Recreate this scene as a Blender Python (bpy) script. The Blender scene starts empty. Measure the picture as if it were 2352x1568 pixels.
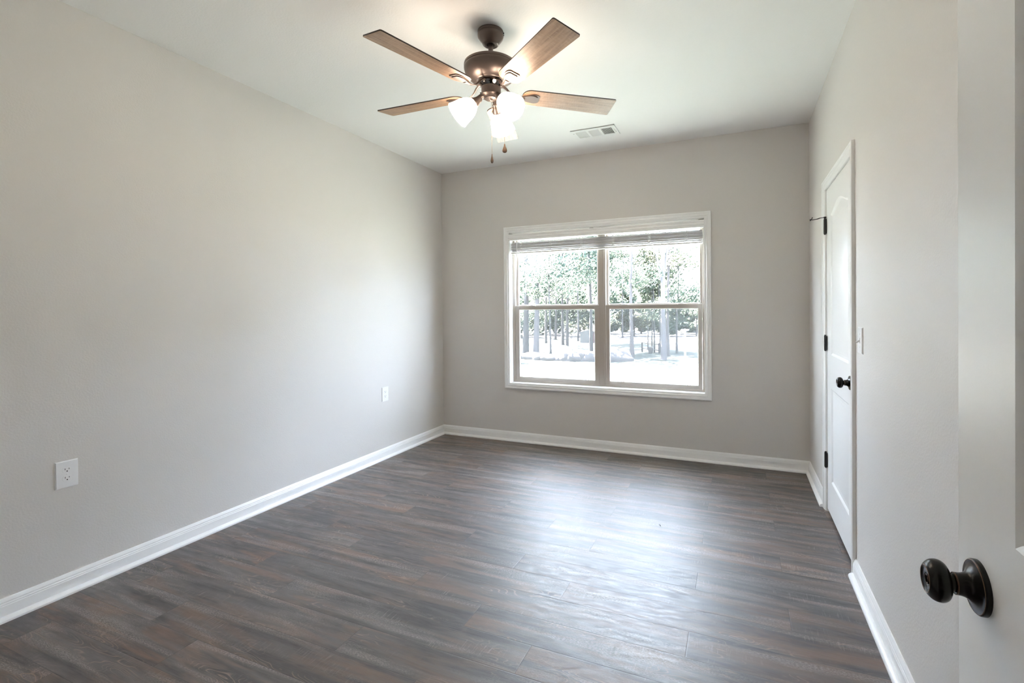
import bpy, bmesh, math, random
from mathutils import Vector, Matrix
PI = math.pi
S = bpy.context.scene
C = S.collection

# ------------------------------------------------------------------ camera, sky, sun, exposure
W, H = 3.421, 2.743                       # room width, ceiling height; far wall face at y = 0
CAM = Vector((2.8993, -4.1379, 1.2978))
yaw, pitch, roll = 0.3828, -0.0072, -0.0082
F = Vector((-math.sin(yaw)*math.cos(pitch), math.cos(yaw)*math.cos(pitch), math.sin(pitch)))
R0 = Vector((math.cos(yaw), math.sin(yaw), 0)); U0 = R0.cross(F)
RR = R0*math.cos(roll) + U0*math.sin(roll); UU = -R0*math.sin(roll) + U0*math.cos(roll)
cam = bpy.data.objects.new('camera', bpy.data.cameras.new('camera')); C.objects.link(cam)
cam.matrix_world = Matrix(((RR.x, UU.x, -F.x, CAM.x), (RR.y, UU.y, -F.y, CAM.y), (RR.z, UU.z, -F.z, CAM.z), (0, 0, 0, 1)))
cam.data.sensor_width = 36; cam.data.lens = 1067.54/2352*36
cam.data.shift_x = -89.1/2352; cam.data.shift_y = -65.0/2352
cam.data.clip_start = 0.01; cam.data.clip_end = 500
S.camera = cam

S.view_settings.view_transform = 'Standard'; S.view_settings.look = 'None'
S.view_settings.gamma = 1.0; S.view_settings.use_curve_mapping = False
S.view_settings.exposure = 1.80
S.cycles.max_bounces = 14; S.cycles.diffuse_bounces = 10; S.cycles.transparent_max_bounces = 24
S.cycles.glossy_bounces = 4; S.cycles.sample_clamp_indirect = 12
S.cycles.caustics_reflective = False; S.cycles.caustics_refractive = False

SKY, SUN, LAMP = 14.5, 740.0, 8.0
w = bpy.data.worlds.new('sky'); S.world = w; w.use_nodes = True
bg = w.node_tree.nodes['Background']; bg.inputs['Color'].default_value = (0.69, 0.81, 1.0, 1); bg.inputs['Strength'].default_value = SKY
sun = bpy.data.objects.new('sun', bpy.data.lights.new('sun', 'SUN')); C.objects.link(sun)
sun.data.energy = SUN; sun.data.color = (1.0, 0.92, 0.945); sun.data.angle = math.radians(0.6)
sun.rotation_euler = Vector((0.42, -0.19, -0.89)).to_track_quat('-Z', 'Y').to_euler()

# ------------------------------------------------------------------ tagging
def tag(o, label=None, cat=None, group=None, kind=None):
    if label: o['label'] = label
    if cat: o['category'] = cat
    if group: o['group'] = group
    if kind: o['kind'] = kind
    return o

def empty(name, loc=(0, 0, 0), rot=(0, 0, 0), parent=None):
    o = bpy.data.objects.new(name, None); C.objects.link(o)
    o.location = loc; o.rotation_euler = rot; o.empty_display_size = 0.05
    if parent: o.parent = parent
    return o

def link(name, bm, mat, parent=None, smooth=None, loc=None, rot=None):
    bmesh.ops.recalc_face_normals(bm, faces=bm.faces)
    me = bpy.data.meshes.new(name); bm.to_mesh(me); bm.free()
    me.materials.append(mat)
    if smooth is not None:
        for p in me.polygons: p.use_smooth = True
        me.set_sharp_from_angle(angle=math.radians(smooth))
    o = bpy.data.objects.new(name, me); C.objects.link(o)
    if parent: o.parent = parent
    if loc: o.location = loc
    if rot: o.rotation_euler = rot
    return o

def copy_tree(o, parent=None):
    c = o.copy(); C.objects.link(c)
    if parent: c.parent = parent
    for ch in [x for x in bpy.data.objects if x.parent == o]: copy_tree(ch, c)
    return c

# ------------------------------------------------------------------ mesh helpers
def box(bm, x0, x1, y0, y1, z0, z1, bevel=0, M=None):
    r = bmesh.ops.create_cube(bm, size=1)
    vs = r['verts']
    for v in vs:
        v.co = Vector(((x0+x1)/2 + v.co.x*(x1-x0), (y0+y1)/2 + v.co.y*(y1-y0), (z0+z1)/2 + v.co.z*(z1-z0)))
    if bevel:
        es = list({e for v in vs for e in v.link_edges})
        g = bmesh.ops.bevel(bm, geom=es, offset=bevel, segments=2, affect='EDGES', profile=0.6)
        vs = list({v for v in g['verts']} | {v for v in vs if v.is_valid})
    if M:
        for v in vs: v.co = M @ v.co
    return vs

def lathe(bm, prof, seg=48, M=None, cap0=True, cap1=True):
    """prof: (radius, height) list along local z."""
    rings = []
    for r, z in prof:
        ring = []
        for i in range(seg):
            a = 2*PI*i/seg; co = Vector((r*math.cos(a), r*math.sin(a), z))
            ring.append(bm.verts.new(M @ co if M else co))
        rings.append(ring)
    for a, b in zip(rings, rings[1:]):
        for i in range(seg): bm.faces.new((a[i], a[(i+1) % seg], b[(i+1) % seg], b[i]))
    if cap0: bm.faces.new(list(reversed(rings[0])))
    if cap1: bm.faces.new(rings[-1])

def tube(bm, pts, rad, seg=10, flat=1.0):
    """sweep an ellipse (rad, rad*flat) along pts; rad a number or list."""
    pts = [Vector(p) for p in pts]; n = len(pts)
    rads = rad if isinstance(rad, (list, tuple)) else [rad]*n
    rings = []; prev = None
    for i, p in enumerate(pts):
        t = (pts[min(i+1, n-1)] - pts[max(i-1, 0)]).normalized()
        up = Vector((0, 0, 1)) if abs(t.z) < 0.93 else Vector((0, 1, 0))
        if prev is None: s = t.cross(up).normalized()
        else:
            s = (prev - t*prev.dot(t)).normalized()
        prev = s; u = s.cross(t).normalized()
        rr = rads[i]
        rings.append([bm.verts.new(p + s*rr*math.cos(2*PI*k/seg) + u*rr*flat*math.sin(2*PI*k/seg)) for k in range(seg)])
    for a, b in zip(rings, rings[1:]):
        for k in range(seg): bm.faces.new((a[k], a[(k+1) % seg], b[(k+1) % seg], b[k]))
    bm.faces.new(list(reversed(rings[0]))); bm.faces.new(rings[-1])

def extrude_profile(bm, prof, place, a0, a1):
    """prof: closed list of (d, h); place(a, d, h) -> Vector; swept from a0 to a1 (each a number or fn of d for mitres)."""
    f = lambda a, d: a(d) if callable(a) else a
    A = [bm.verts.new(place(f(a0, d), d, h)) for d, h in prof]
    B = [bm.verts.new(place(f(a1, d), d, h)) for d, h in prof]
    n = len(prof)
    for i in range(n): bm.faces.new((A[i], A[(i+1) % n], B[(i+1) % n], B[i]))
    bm.faces.new(list(reversed(A))); bm.faces.new(B)

def prism(bm, outline, z0, z1, M=None, bevel=0):
    lo = [bm.verts.new((x, y, z0)) for x, y in outline]; hi = [bm.verts.new((x, y, z1)) for x, y in outline]
    n = len(outline); fs = []
    for i in range(n): fs.append(bm.faces.new((lo[i], lo[(i+1) % n], hi[(i+1) % n], hi[i])))
    fb = bm.faces.new(list(reversed(lo))); ft = bm.faces.new(hi)
    vs = lo + hi
    if bevel:
        es = list(fb.edges) + list(ft.edges)
        g = bmesh.ops.bevel(bm, geom=es, offset=bevel, segments=2, affect='EDGES')
        vs = list(set(g['verts']) | {v for v in vs if v.is_valid})
    if M:
        for v in vs: v.co = M @ v.co

def frame_loop(bm, x0, x1, z0, z1, prof, ysign=1):
    """picture frame: prof closed list of (inset, y); rectangle in xz, mitred."""
    L = []
    for cx, cz, sx, sz in ((x0, z0, 1, 1), (x1, z0, -1, 1), (x1, z1, -1, -1), (x0, z1, 1, -1)):
        L.append([bm.verts.new((cx + sx*d, y, cz + sz*d)) for d, y in prof])
    n = len(prof)
    for k in range(4):
        a, b = L[k], L[(k+1) % 4]
        for i in range(n): bm.faces.new((a[i], a[(i+1) % n], b[(i+1) % n], b[i]))

# ------------------------------------------------------------------ materials
def nodes(m): return m.node_tree.nodes, m.node_tree.links

def paint(name, col, rough=0.5, bump=0.0, scale=160.0, metallic=0.0, spec=0.5, var=0.0):
    m = bpy.data.materials.new(name); m.use_nodes = True; N, L = nodes(m); b = N['Principled BSDF']
    b.inputs['Base Color'].default_value = (*col, 1); b.inputs['Roughness'].default_value = rough
    b.inputs['Metallic'].default_value = metallic; b.inputs['Specular IOR Level'].default_value = spec
    tc = N.new('ShaderNodeTexCoord')
    nz = N.new('ShaderNodeTexNoise'); nz.inputs['Scale'].default_value = scale; nz.inputs['Detail'].default_value = 3
    L.new(tc.outputs['Object'], nz.inputs['Vector'])
    if bump:
        bp = N.new('ShaderNodeBump'); bp.inputs['Strength'].default_value = bump; bp.inputs['Distance'].default_value = 0.002
        L.new(nz.outputs['Fac'], bp.inputs['Height']); L.new(bp.outputs['Normal'], b.inputs['Normal'])
    v = var if var else 0.02
    mx = N.new('ShaderNodeMix'); mx.data_type = 'RGBA'
    mx.inputs['A'].default_value = (*[c*(1-v) for c in col], 1); mx.inputs['B'].default_value = (*[min(1, c*(1+v)) for c in col], 1)
    L.new(nz.outputs['Fac'], mx.inputs['Factor']); L.new(mx.outputs['Result'], b.inputs['Base Color'])
    return m

M_wall = paint('wall_paint', (0.662, 0.637, 0.614), 0.55, 0.35, 130, var=0.01)
M_ceil = paint('ceiling_paint', (0.858, 0.853, 0.848), 0.7, 0.35, 110, var=0.01)
M_trim = paint('white_trim', (0.86, 0.86, 0.86), 0.32, var=0.005)
M_door = paint('white_door_paint', (0.84, 0.84, 0.835), 0.38, 0.04, 300, var=0.005)
M_plastic = paint('white_plastic', (0.84, 0.84, 0.85), 0.3, var=0.005)
M_almond = paint('almond_vinyl', (0.46, 0.415, 0.375), 0.4, var=0.01)
M_black = paint('oil_rubbed_bronze', (0.014, 0.0135, 0.0135), 0.26, metallic=0.5, var=0.2, scale=40)
M_copper = paint('worn_copper_edge', (0.13, 0.075, 0.048), 0.35, metallic=0.8, var=0.2, scale=60)
M_hinge = paint('dark_hinge_metal', (0.035, 0.035, 0.037), 0.45, metallic=0.4, var=0.1)
M_slot = paint('socket_slot', (0.02, 0.02, 0.02), 0.6)
M_bronze = paint('fan_bronze', (0.155, 0.122, 0.108), 0.36, metallic=0.75, var=0.05, scale=30)
M_collar = paint('dark_polished_metal', (0.10, 0.09, 0.085), 0.08, metallic=1.0)
M_vent = paint('vent_white', (0.82, 0.83, 0.82), 0.4)
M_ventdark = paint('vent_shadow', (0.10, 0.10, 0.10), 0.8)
M_slat = paint('blind_slat', (0.72, 0.71, 0.71), 0.5, var=0.1, scale=25)
M_cord = paint('blind_cord', (0.85, 0.85, 0.84), 0.7)
M_fob = paint('wood_fob', (0.13, 0.075, 0.045), 0.5, var=0.35, scale=90)
M_brass = paint('chain_brass', (0.33, 0.25, 0.17), 0.35, metallic=0.8)
M_clip = paint('clip_metal', (0.25, 0.25, 0.25), 0.35, metallic=0.6)
M_bark_dark = paint('dark_bark', (0.022, 0.021, 0.021), 0.9, 0.6, 12, var=0.3)
M_bark_pale = paint('pale_bark', (0.034, 0.032, 0.034), 0.9, 0.6, 12, var=0.25)
M_bark_mid = paint('brown_bark', (0.028, 0.025, 0.025), 0.9, 0.6, 12, var=0.3)
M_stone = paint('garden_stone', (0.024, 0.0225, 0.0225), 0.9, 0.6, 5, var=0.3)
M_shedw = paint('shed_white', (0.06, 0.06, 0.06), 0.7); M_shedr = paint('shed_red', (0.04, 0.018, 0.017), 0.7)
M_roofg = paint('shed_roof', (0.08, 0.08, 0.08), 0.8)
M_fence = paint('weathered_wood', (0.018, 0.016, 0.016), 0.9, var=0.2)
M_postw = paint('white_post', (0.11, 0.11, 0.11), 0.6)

def leaf_mat(name, col, tr):
    m = bpy.data.materials.new(name); m.use_nodes = True; N, L = nodes(m)
    N.remove(N['Principled BSDF']); out = N['Material Output']
    d = N.new('ShaderNodeBsdfDiffuse'); t = N.new('ShaderNodeBsdfTranslucent'); mx = N.new('ShaderNodeMixShader')
    oi = N.new('ShaderNodeTexCoord'); nz = N.new('ShaderNodeTexNoise'); nz.inputs['Scale'].default_value = 0.9; nz.inputs['Detail'].default_value = 4
    L.new(oi.outputs['Object'], nz.inputs['Vector'])
    rp = N.new('ShaderNodeValToRGB'); rp.color_ramp.elements[0].position = 0.3; rp.color_ramp.elements[1].position = 0.75
    rp.color_ramp.elements[0].color = (*[c*0.75 for c in col], 1); rp.color_ramp.elements[1].color = (*[min(1, c*1.3) for c in col], 1)
    L.new(nz.outputs['Fac'], rp.inputs['Fac']); L.new(rp.outputs['Color'], d.inputs['Color'])
    t.inputs['Color'].default_value = (*tr, 1); mx.inputs['Fac'].default_value = 0.4
    L.new(d.outputs[0], mx.inputs[1]); L.new(t.outputs[0], mx.inputs[2]); L.new(mx.outputs[0], out.inputs['Surface'])
    return m
M_leaf = leaf_mat('green_leaves', (0.042, 0.055, 0.044), (0.037, 0.046, 0.031))
M_leaf2 = leaf_mat('dark_green_leaves', (0.036, 0.050, 0.042), (0.030, 0.040, 0.031))
M_leaf3 = leaf_mat('pale_yellow_green_leaves', (0.052, 0.058, 0.042), (0.048, 0.052, 0.034))

def glass_mat():
    m = bpy.data.materials.new('window_glass'); m.use_nodes = True; N, L = nodes(m); N.remove(N['Principled BSDF'])
    t = N.new('ShaderNodeBsdfTransparent'); g = N.new('ShaderNodeBsdfGlossy'); g.inputs['Roughness'].default_value = 0.02
    t.inputs['Color'].default_value = (0.966, 0.968, 0.964, 1)
    mx = N.new('ShaderNodeMixShader'); mx.inputs['Fac'].default_value = 0.05
    L.new(t.outputs[0], mx.inputs[1]); L.new(g.outputs[0], mx.inputs[2]); L.new(mx.outputs[0], N['Material Output'].inputs['Surface'])
    return m
M_glass = glass_mat()
def screen_mat():
    m = bpy.data.materials.new('insect_screen'); m.use_nodes = True; N, L = nodes(m); N.remove(N['Principled BSDF'])
    t = N.new('ShaderNodeBsdfTransparent'); d = N.new('ShaderNodeBsdfTranslucent'); d.inputs['Color'].default_value = (0.028, 0.029, 0.030, 1)
    mx = N.new('ShaderNodeMixShader'); mx.inputs['Fac'].default_value = 0.30
    L.new(t.outputs[0], mx.inputs[1]); L.new(d.outputs[0], mx.inputs[2]); L.new(mx.outputs[0], N['Material Output'].inputs['Surface'])
    return m
M_screen = screen_mat()

def lit_glass():
    m = bpy.data.materials.new('lit_frosted_glass'); m.use_nodes = True; N, L = nodes(m); b = N['Principled BSDF']
    b.inputs['Base Color'].default_value = (0.9, 0.88, 0.84, 1); b.inputs['Roughness'].default_value = 0.3
    b.inputs['Emission Color'].default_value = (1.0, 0.82, 0.65, 1); b.inputs['Emission Strength'].default_value = LAMP
    return m
M_shade = lit_glass()

def math_n(N, L, op, a, b=None, c=None):
    n = N.new('ShaderNodeMath'); n.operation = op
    for i, v in enumerate((a, b, c)):
        if v is None: continue
        if isinstance(v, (int, float)): n.inputs[i].default_value = v
        else: L.new(v, n.inputs[i])
    return n.outputs[0]

def floor_mat():
    m = bpy.data.materials.new('vinyl_plank_floor'); m.use_nodes = True; N, L = nodes(m); b = N['Principled BSDF']
    mt = lambda *a: math_n(N, L, *a)
    tc = N.new('ShaderNodeTexCoord'); sp = N.new('ShaderNodeSeparateXYZ'); L.new(tc.outputs['Object'], sp.inputs[0])
    X, Y = sp.outputs['X'], sp.outputs['Y']
    rowf = mt('DIVIDE', mt('SUBTRACT', -1.305, Y), 0.1506); row = mt('FLOOR', rowf); fy = mt('FRACT', rowf)
    md = mt('FLOORED_MODULO', row, 3.0)
    off = mt('ADD', mt('ADD', mt('MULTIPLY', mt('LESS_THAN', md, 0.5), 2.711),
             mt('MULTIPLY', mt('MULTIPLY', mt('GREATER_THAN', md, 0.5), mt('LESS_THAN', md, 1.5)), 1.844)),
             mt('MULTIPLY', mt('GREATER_THAN', md, 1.5), 2.152))
    colf = mt('DIVIDE', mt('SUBTRACT', X, off), 1.25); col = mt('FLOOR', colf); fx = mt('FRACT', colf)
    cb = N.new('ShaderNodeCombineXYZ'); L.new(row, cb.inputs[0]); L.new(col, cb.inputs[1])
    wn = N.new('ShaderNodeTexWhiteNoise'); wn.noise_dimensions = '3D'; L.new(cb.outputs[0], wn.inputs['Vector'])
    rnd = wn.outputs['Value']
    sc = N.new('ShaderNodeSeparateColor'); L.new(wn.outputs['Color'], sc.inputs[0])
    # per-plank shifted coordinates
    px = mt('ADD', X, mt('MULTIPLY', sc.outputs[0], 37.0)); py = mt('ADD', Y, mt('MULTIPLY', sc.outputs[1], 53.0))
    def stretched(ax, ay, scale, detail, dist=0.0, rough=0.55):
        c = N.new('ShaderNodeCombineXYZ'); L.new(mt('MULTIPLY', px, ax), c.inputs[0]); L.new(mt('MULTIPLY', py, ay), c.inputs[1])
        n = N.new('ShaderNodeTexNoise'); n.inputs['Scale'].default_value = scale; n.inputs['Detail'].default_value = detail
        n.inputs['Distortion'].default_value = dist; n.inputs['Roughness'].default_value = rough
        L.new(c.outputs[0], n.inputs['Vector']); return n.outputs['Fac']
    def ramp(fac, p0, p1, lo=0.0, hi=1.0):
        r = N.new('ShaderNodeMapRange'); r.inputs['From Min'].default_value = p0; r.inputs['From Max'].default_value = p1
        r.inputs['To Min'].default_value = lo; r.inputs['To Max'].default_value = hi; r.clamp = True
        L.new(fac, r.inputs['Value']); return r.outputs['Result']
    def mixc(f, a, bcol):
        x = N.new('ShaderNodeMix'); x.data_type = 'RGBA'
        for i, v in (('A', a), ('B', bcol)):
            if isinstance(v, tuple): x.inputs[i].default_value = (*v, 1)
            else: L.new(v, x.inputs[i])
        if isinstance(f, float): x.inputs['Factor'].default_value = f
        else: L.new(f, x.inputs['Factor'])
        return x.outputs['Result']
    broad = stretched(1.3, 15.0, 1.0, 4, 0.5)
    dark = ramp(broad, 0.41, 0.60)
    c1 = mixc(dark, FL['dark'], FL['mid'])
    warm = ramp(stretched(1.6, 11.0, 1.3, 4, 0.8), 0.46, 0.62)
    c2 = mixc(mt('MULTIPLY', warm, 0.9), c1, FL['warm'])
    lightm = ramp(stretched(1.2, 16.0, 1.0, 4, 0.4), 0.49, 0.66)
    speck = ramp(stretched(100.0, 330.0, 1.0, 3, 0.0, 0.7), 0.40, 0.66)
    c3 = mixc(mt('MULTIPLY', mt('MULTIPLY', lightm, speck), 0.9), c2, FL['light'])
    # fine grain
    fine = ramp(stretched(9.0, 170.0, 1.0, 5, 0.2, 0.7), 0.35, 0.7)
    c4 = mixc(mt('MULTIPLY', fine, 0.30), c3, FL['fine'])
    # cathedral growth rings: contours of a stretched noise field
    field = stretched(2.2, 11.0, 1.0, 2, 0.25, 0.45)
    rings = mt('ABSOLUTE', mt('SUBTRACT', mt('FRACT', mt('MULTIPLY', field, 24.0)), 0.5))
    ringm = mt('MULTIPLY', ramp(rings, 0.0, 0.15, 1.0, 0.0), ramp(stretched(1.3, 6.0, 1.7, 2), 0.53, 0.64))
    c5 = mixc(mt('MULTIPLY', ringm, 0.6), c4, FL['ring'])
    # cross saw marks
    saw = mt('MULTIPLY', ramp(stretched(170.0, 14.0, 1.0, 2, 0.5), 0.56, 0.68), ramp(stretched(2.6, 8.0, 1.3, 2), 0.55, 0.68))
    c6 = mixc(mt('MULTIPLY', saw, 0.38), c5, FL['light'])
    # plank-to-plank tone
    hs = N.new('ShaderNodeHueSaturation'); L.new(c6, hs.inputs['Color']); L.new(ramp(rnd, 0, 1, 0.82, 1.2), hs.inputs['Value'])
    L.new(ramp(sc.outputs[2], 0, 1, 0.8, 1.2), hs.inputs['Saturation'])
    # seams
    ey = mt('MULTIPLY', mt('MINIMUM', fy, mt('SUBTRACT', 1.0, fy)), 0.1506); ex = mt('MULTIPLY', mt('MINIMUM', fx, mt('SUBTRACT', 1.0, fx)), 1.25)
    e = mt('MINIMUM', ey, ex); seam = ramp(e, 0.0006, 0.0016, 1.0, 0.0)
    c7 = mixc(mt('MULTIPLY', seam, 0.6), hs.outputs['Color'], (0.012, 0.011, 0.011))
    L.new(c7, b.inputs['Base Color'])
    rg = ramp(stretched(14.0, 60.0, 1.0, 3), 0.3, 0.7, FL['r0'], FL['r1']); L.new(rg, b.inputs['Roughness'])
    b.inputs['Specular IOR Level'].default_value = FL['spec']; b.inputs['IOR'].default_value = 1.62
    hgt = mt('SUBTRACT', mt('ADD', mt('MULTIPLY', fine, 0.25), mt('MULTIPLY', speck, 0.25)), mt('MULTIPLY', ramp(e, 0.0, 0.003, 1.0, 0.0), 1.5))
    bp = N.new('ShaderNodeBump'); bp.inputs['Strength'].default_value = 0.35; bp.inputs['Distance'].default_value = 0.0008
    L.new(hgt, bp.inputs['Height']); L.new(bp.outputs['Normal'], b.inputs['Normal'])
    return m
FL = dict(dark=(0.024, 0.018, 0.018), mid=(0.088, 0.075, 0.070), warm=(0.128, 0.076, 0.050), light=(0.31, 0.275, 0.25), fine=(0.13, 0.108, 0.10), ring=(0.30, 0.215, 0.16), r0=0.38, r1=0.54, spec=0.8)
M_floor = floor_mat()

def blade_mat():
    m = bpy.data.materials.new('blade_oak'); m.use_nodes = True; N, L = nodes(m); b = N['Principled BSDF']
    tc = N.new('ShaderNodeTexCoord'); mp = N.new('ShaderNodeMapping'); mp.inputs['Scale'].default_value = (5, 60, 5); L.new(tc.outputs['Object'], mp.inputs['Vector'])
    n1 = N.new('ShaderNodeTexNoise'); n1.inputs['Scale'].default_value = 1.2; n1.inputs['Detail'].default_value = 5; n1.inputs['Distortion'].default_value = 0.5
    L.new(mp.outputs[0], n1.inputs['Vector'])
    mp2 = N.new('ShaderNodeMapping'); mp2.inputs['Scale'].default_value = (330, 30, 5); L.new(tc.outputs['Object'], mp2.inputs['Vector'])
    n2 = N.new('ShaderNodeTexNoise'); n2.inputs['Scale'].default_value = 1.0; n2.inputs['Detail'].default_value = 2; L.new(mp2.outputs[0], n2.inputs['Vector'])
    r = N.new('ShaderNodeValToRGB'); r.color_ramp.elements[0].position = 0.3; r.color_ramp.elements[1].position = 0.72
    r.color_ramp.elements[0].color = (0.215, 0.120, 0.068, 1); r.color_ramp.elements[1].color = (0.43, 0.270, 0.165, 1)
    L.new(n1.outputs['Fac'], r.inputs['Fac'])
    x = N.new('ShaderNodeMix'); x.data_type = 'RGBA'; x.inputs['B'].default_value = (0.52, 0.37, 0.26, 1)
    mr = N.new('ShaderNodeMapRange'); mr.inputs['From Min'].default_value = 0.5; mr.inputs['From Max'].default_value = 0.75; mr.inputs['To Max'].default_value = 0.5
    L.new(n2.outputs['Fac'], mr.inputs['Value']); L.new(mr.outputs['Result'], x.inputs['Factor']); L.new(r.outputs['Color'], x.inputs['A'])
    L.new(x.outputs['Result'], b.inputs['Base Color']); b.inputs['Roughness'].default_value = 0.34
    return m
M_blade = blade_mat()
M_bladeedge = paint('blade_dark_edge', (0.045, 0.035, 0.03), 0.5)

def lawn_mat():
    m = bpy.data.materials.new('lawn'); m.use_nodes = True; N, L = nodes(m); b = N['Principled BSDF']
    tc = N.new('ShaderNodeTexCoord'); n = N.new('ShaderNodeTexNoise'); n.inputs['Scale'].default_value = 0.6; n.inputs['Detail'].default_value = 8; L.new(tc.outputs['Object'], n.inputs['Vector'])
    r = N.new('ShaderNodeValToRGB'); r.color_ramp.elements[0].position = 0.3; r.color_ramp.elements[1].position = 0.7
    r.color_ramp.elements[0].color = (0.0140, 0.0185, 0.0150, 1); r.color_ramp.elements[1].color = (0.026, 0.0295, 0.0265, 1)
    L.new(n.outputs['Fac'], r.inputs['Fac']); L.new(r.outputs['Color'], b.inputs['Base Color']); b.inputs['Roughness'].default_value = 0.9
    b.inputs['Specular IOR Level'].default_value = 0.1
    return m
M_lawn = lawn_mat()
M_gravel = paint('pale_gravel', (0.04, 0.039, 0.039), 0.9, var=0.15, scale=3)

# ------------------------------------------------------------------ room shell
T = 0.12
YB = -4.04                                   # room face of the near wall (the camera stands in its doorway)
WX0, WX1, WZ0, WZ1 = 0.800, 2.636, 0.580, 2.058     # window rough opening (jamb faces)
DY0, DY1, DZ = -1.480, -0.728, 2.055         # closet door opening in the right wall
NX0, NX1 = 2.425, 3.200                      # doorway in the near wall
HY = -5.6

bm = bmesh.new(); box(bm, -T, W+T, HY-T, T, -0.10, 0.0)
tag(link('floor', bm, M_floor), 'dark brown grey wood plank floor of the empty room', 'floor', kind='structure')
bm = bmesh.new(); box(bm, -T, W+T, HY-T, T, H, H+0.15)
tag(link('ceiling', bm, M_ceil), 'white textured ceiling carrying the fan', 'ceiling', kind='structure')
bm = bmesh.new(); box(bm, -T, 0, HY, T, 0, H)
tag(link('wall_left', bm, M_wall), 'pale greige left wall with two outlets', 'wall', kind='structure')
bm = bmesh.new()
e = 0.006
box(bm, 0, WX0-e, 0, T, 0, H); box(bm, WX1+e, W, 0, T, 0, H); box(bm, WX0-e, WX1+e, 0, T, 0, WZ0-e); box(bm, WX0-e, WX1+e, 0, T, WZ1+e, H)
tag(link('wall_back', bm, M_wall), 'greige far wall around the double window', 'wall', kind='structure')
bm = bmesh.new()
box(bm, W, W+T, DY1, T, 0, H); box(bm, W, W+T, HY, DY0, 0, H); box(bm, W, W+T, DY0, DY1, DZ, H)
box(bm, W+T, W+T+0.02, DY0-0.05, DY1+0.05, 0, DZ+0.05)
tag(link('wall_right', bm, M_wall), 'pale right wall holding the closet door and light switch', 'wall', kind='structure')
bm = bmesh.new()
box(bm, 0, NX0, YB-T, YB, 0, H); box(bm, NX1+0.02, W, YB-T, YB, 0, H); box(bm, NX0, NX1+0.02, YB-T, YB, 2.07, H)
box(bm, 0.0, W, HY-T, HY, 0, H)
tag(link('wall_front', bm, M_wall), 'wall with the doorway the room is seen from', 'wall', kind='structure')

bm = bmesh.new(); box(bm, -0.8, W+0.8, T, 0.78, 2.70, 2.88)  # unseen eave, added to keep direct sun out of the window
tag(link('sun_block_eave', bm, M_trim), 'unseen white eave added above the window to block sun', 'roof', kind='structure')

# baseboards with shoe moulding: (depth from wall, height)
HB = 0.0925
base_prof = [(0, 0), (0.034, 0), (0.034, 0.008), (0.031, 0.013), (0.026, 0.017), (0.019, 0.020), (0.014, 0.0205), (0.014, 0.062),
             (0.0125, 0.065), (0.0125, 0.070), (0.010, 0.074), (0.010, 0.079), (0.0075, 0.084), (0.0055, 0.090), (0.004, HB), (0, HB)]
def baseboard(name, label, spans):
    bm = bmesh.new()
    for place, a0, a1 in spans: extrude_profile(bm, base_prof, place, a0, a1)
    tag(link(name, bm, M_trim, smooth=25), label, 'baseboard', kind='structure')
baseboard('baseboard_left', 'white baseboard along the left wall', [(lambda a, d, h: Vector((d, a, h)), YB, lambda d: -d)])
baseboard('baseboard_back', 'white baseboard under the window wall', [(lambda a, d, h: Vector((a, -d, h)), lambda d: d, lambda d: W-d)])
baseboard('baseboard_right', 'white baseboard either side of the closet door', [
    (lambda a, d, h: Vector((W-d, a, h)), -0.681, lambda d: -d), (lambda a, d, h: Vector((W-d, a, h)), YB, -1.5295)])

# ------------------------------------------------------------------ window trim
bm = bmesh.new()
cas = [(0, 0), (0, -0.019), (0.004, -0.021), (0.012, -0.021), (0.015, -0.0175), (0.027, -0.0165), (0.030, -0.019), (0.036, -0.019), (0.039, -0.015), (0.050, -0.013), (0.0545, -0.010), (0.0545, 0)]
frame_loop(bm, 0.7403, 2.692, 0.5227, 2.1179, cas)
# jamb liners (head, sill, sides), reaching back to the vinyl frame
box(bm, WX0-0.008, WX0, -0.001, 0.062, WZ0, WZ1); box(bm, WX1, WX1+0.008, -0.001, 0.062, WZ0, WZ1)
box(bm, WX0, WX1, -0.001, 0.062, WZ1, WZ1+0.008); box(bm, WX0, WX1, -0.001, 0.062, WZ0-0.008, WZ0)
tag(link('trim_1', bm, M_trim, smooth=25), 'white moulded casing around the double window', 'window trim', kind='structure')

# ------------------------------------------------------------------ window: two single-hung units in one almond frame
win = empty('window_1', (1.718, 0.06, WZ0)); tag(win, 'twin single-hung almond vinyl window in far wall', 'window', kind='structure')
WO = Vector((1.718, 0.06, WZ0))
def wlink(name, bm, mat, parent=win, **k):
    for v in bm.verts: v.co -= WO
    return link(name, bm, mat, parent, **k)
bm = bmesh.new()
FZ0, FZ1 = WZ0, WZ1
box(bm, WX0, 0.826, 0.060, 0.118, FZ0, FZ1, 0.0015); box(bm, 2.615, WX1, 0.060, 0.118, FZ0, FZ1, 0.0015)
box(bm, 0.826, 2.615, 0.060, 0.118, FZ0, 0.600, 0.0015); box(bm, 0.826, 2.615, 0.060, 0.118, 2.03, FZ1, 0.0015)
wlink('window_frame', bm, M_almond)
bm = bmesh.new(); box(bm, 1.694, 1.760, 0.056, 0.118, 0.600, 2.03, 0.0015); box(bm, 1.708, 1.746, 0.052, 0.057, 0.600, 2.03, 0.001)
wlink('mullion', bm, M_almond)
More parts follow.
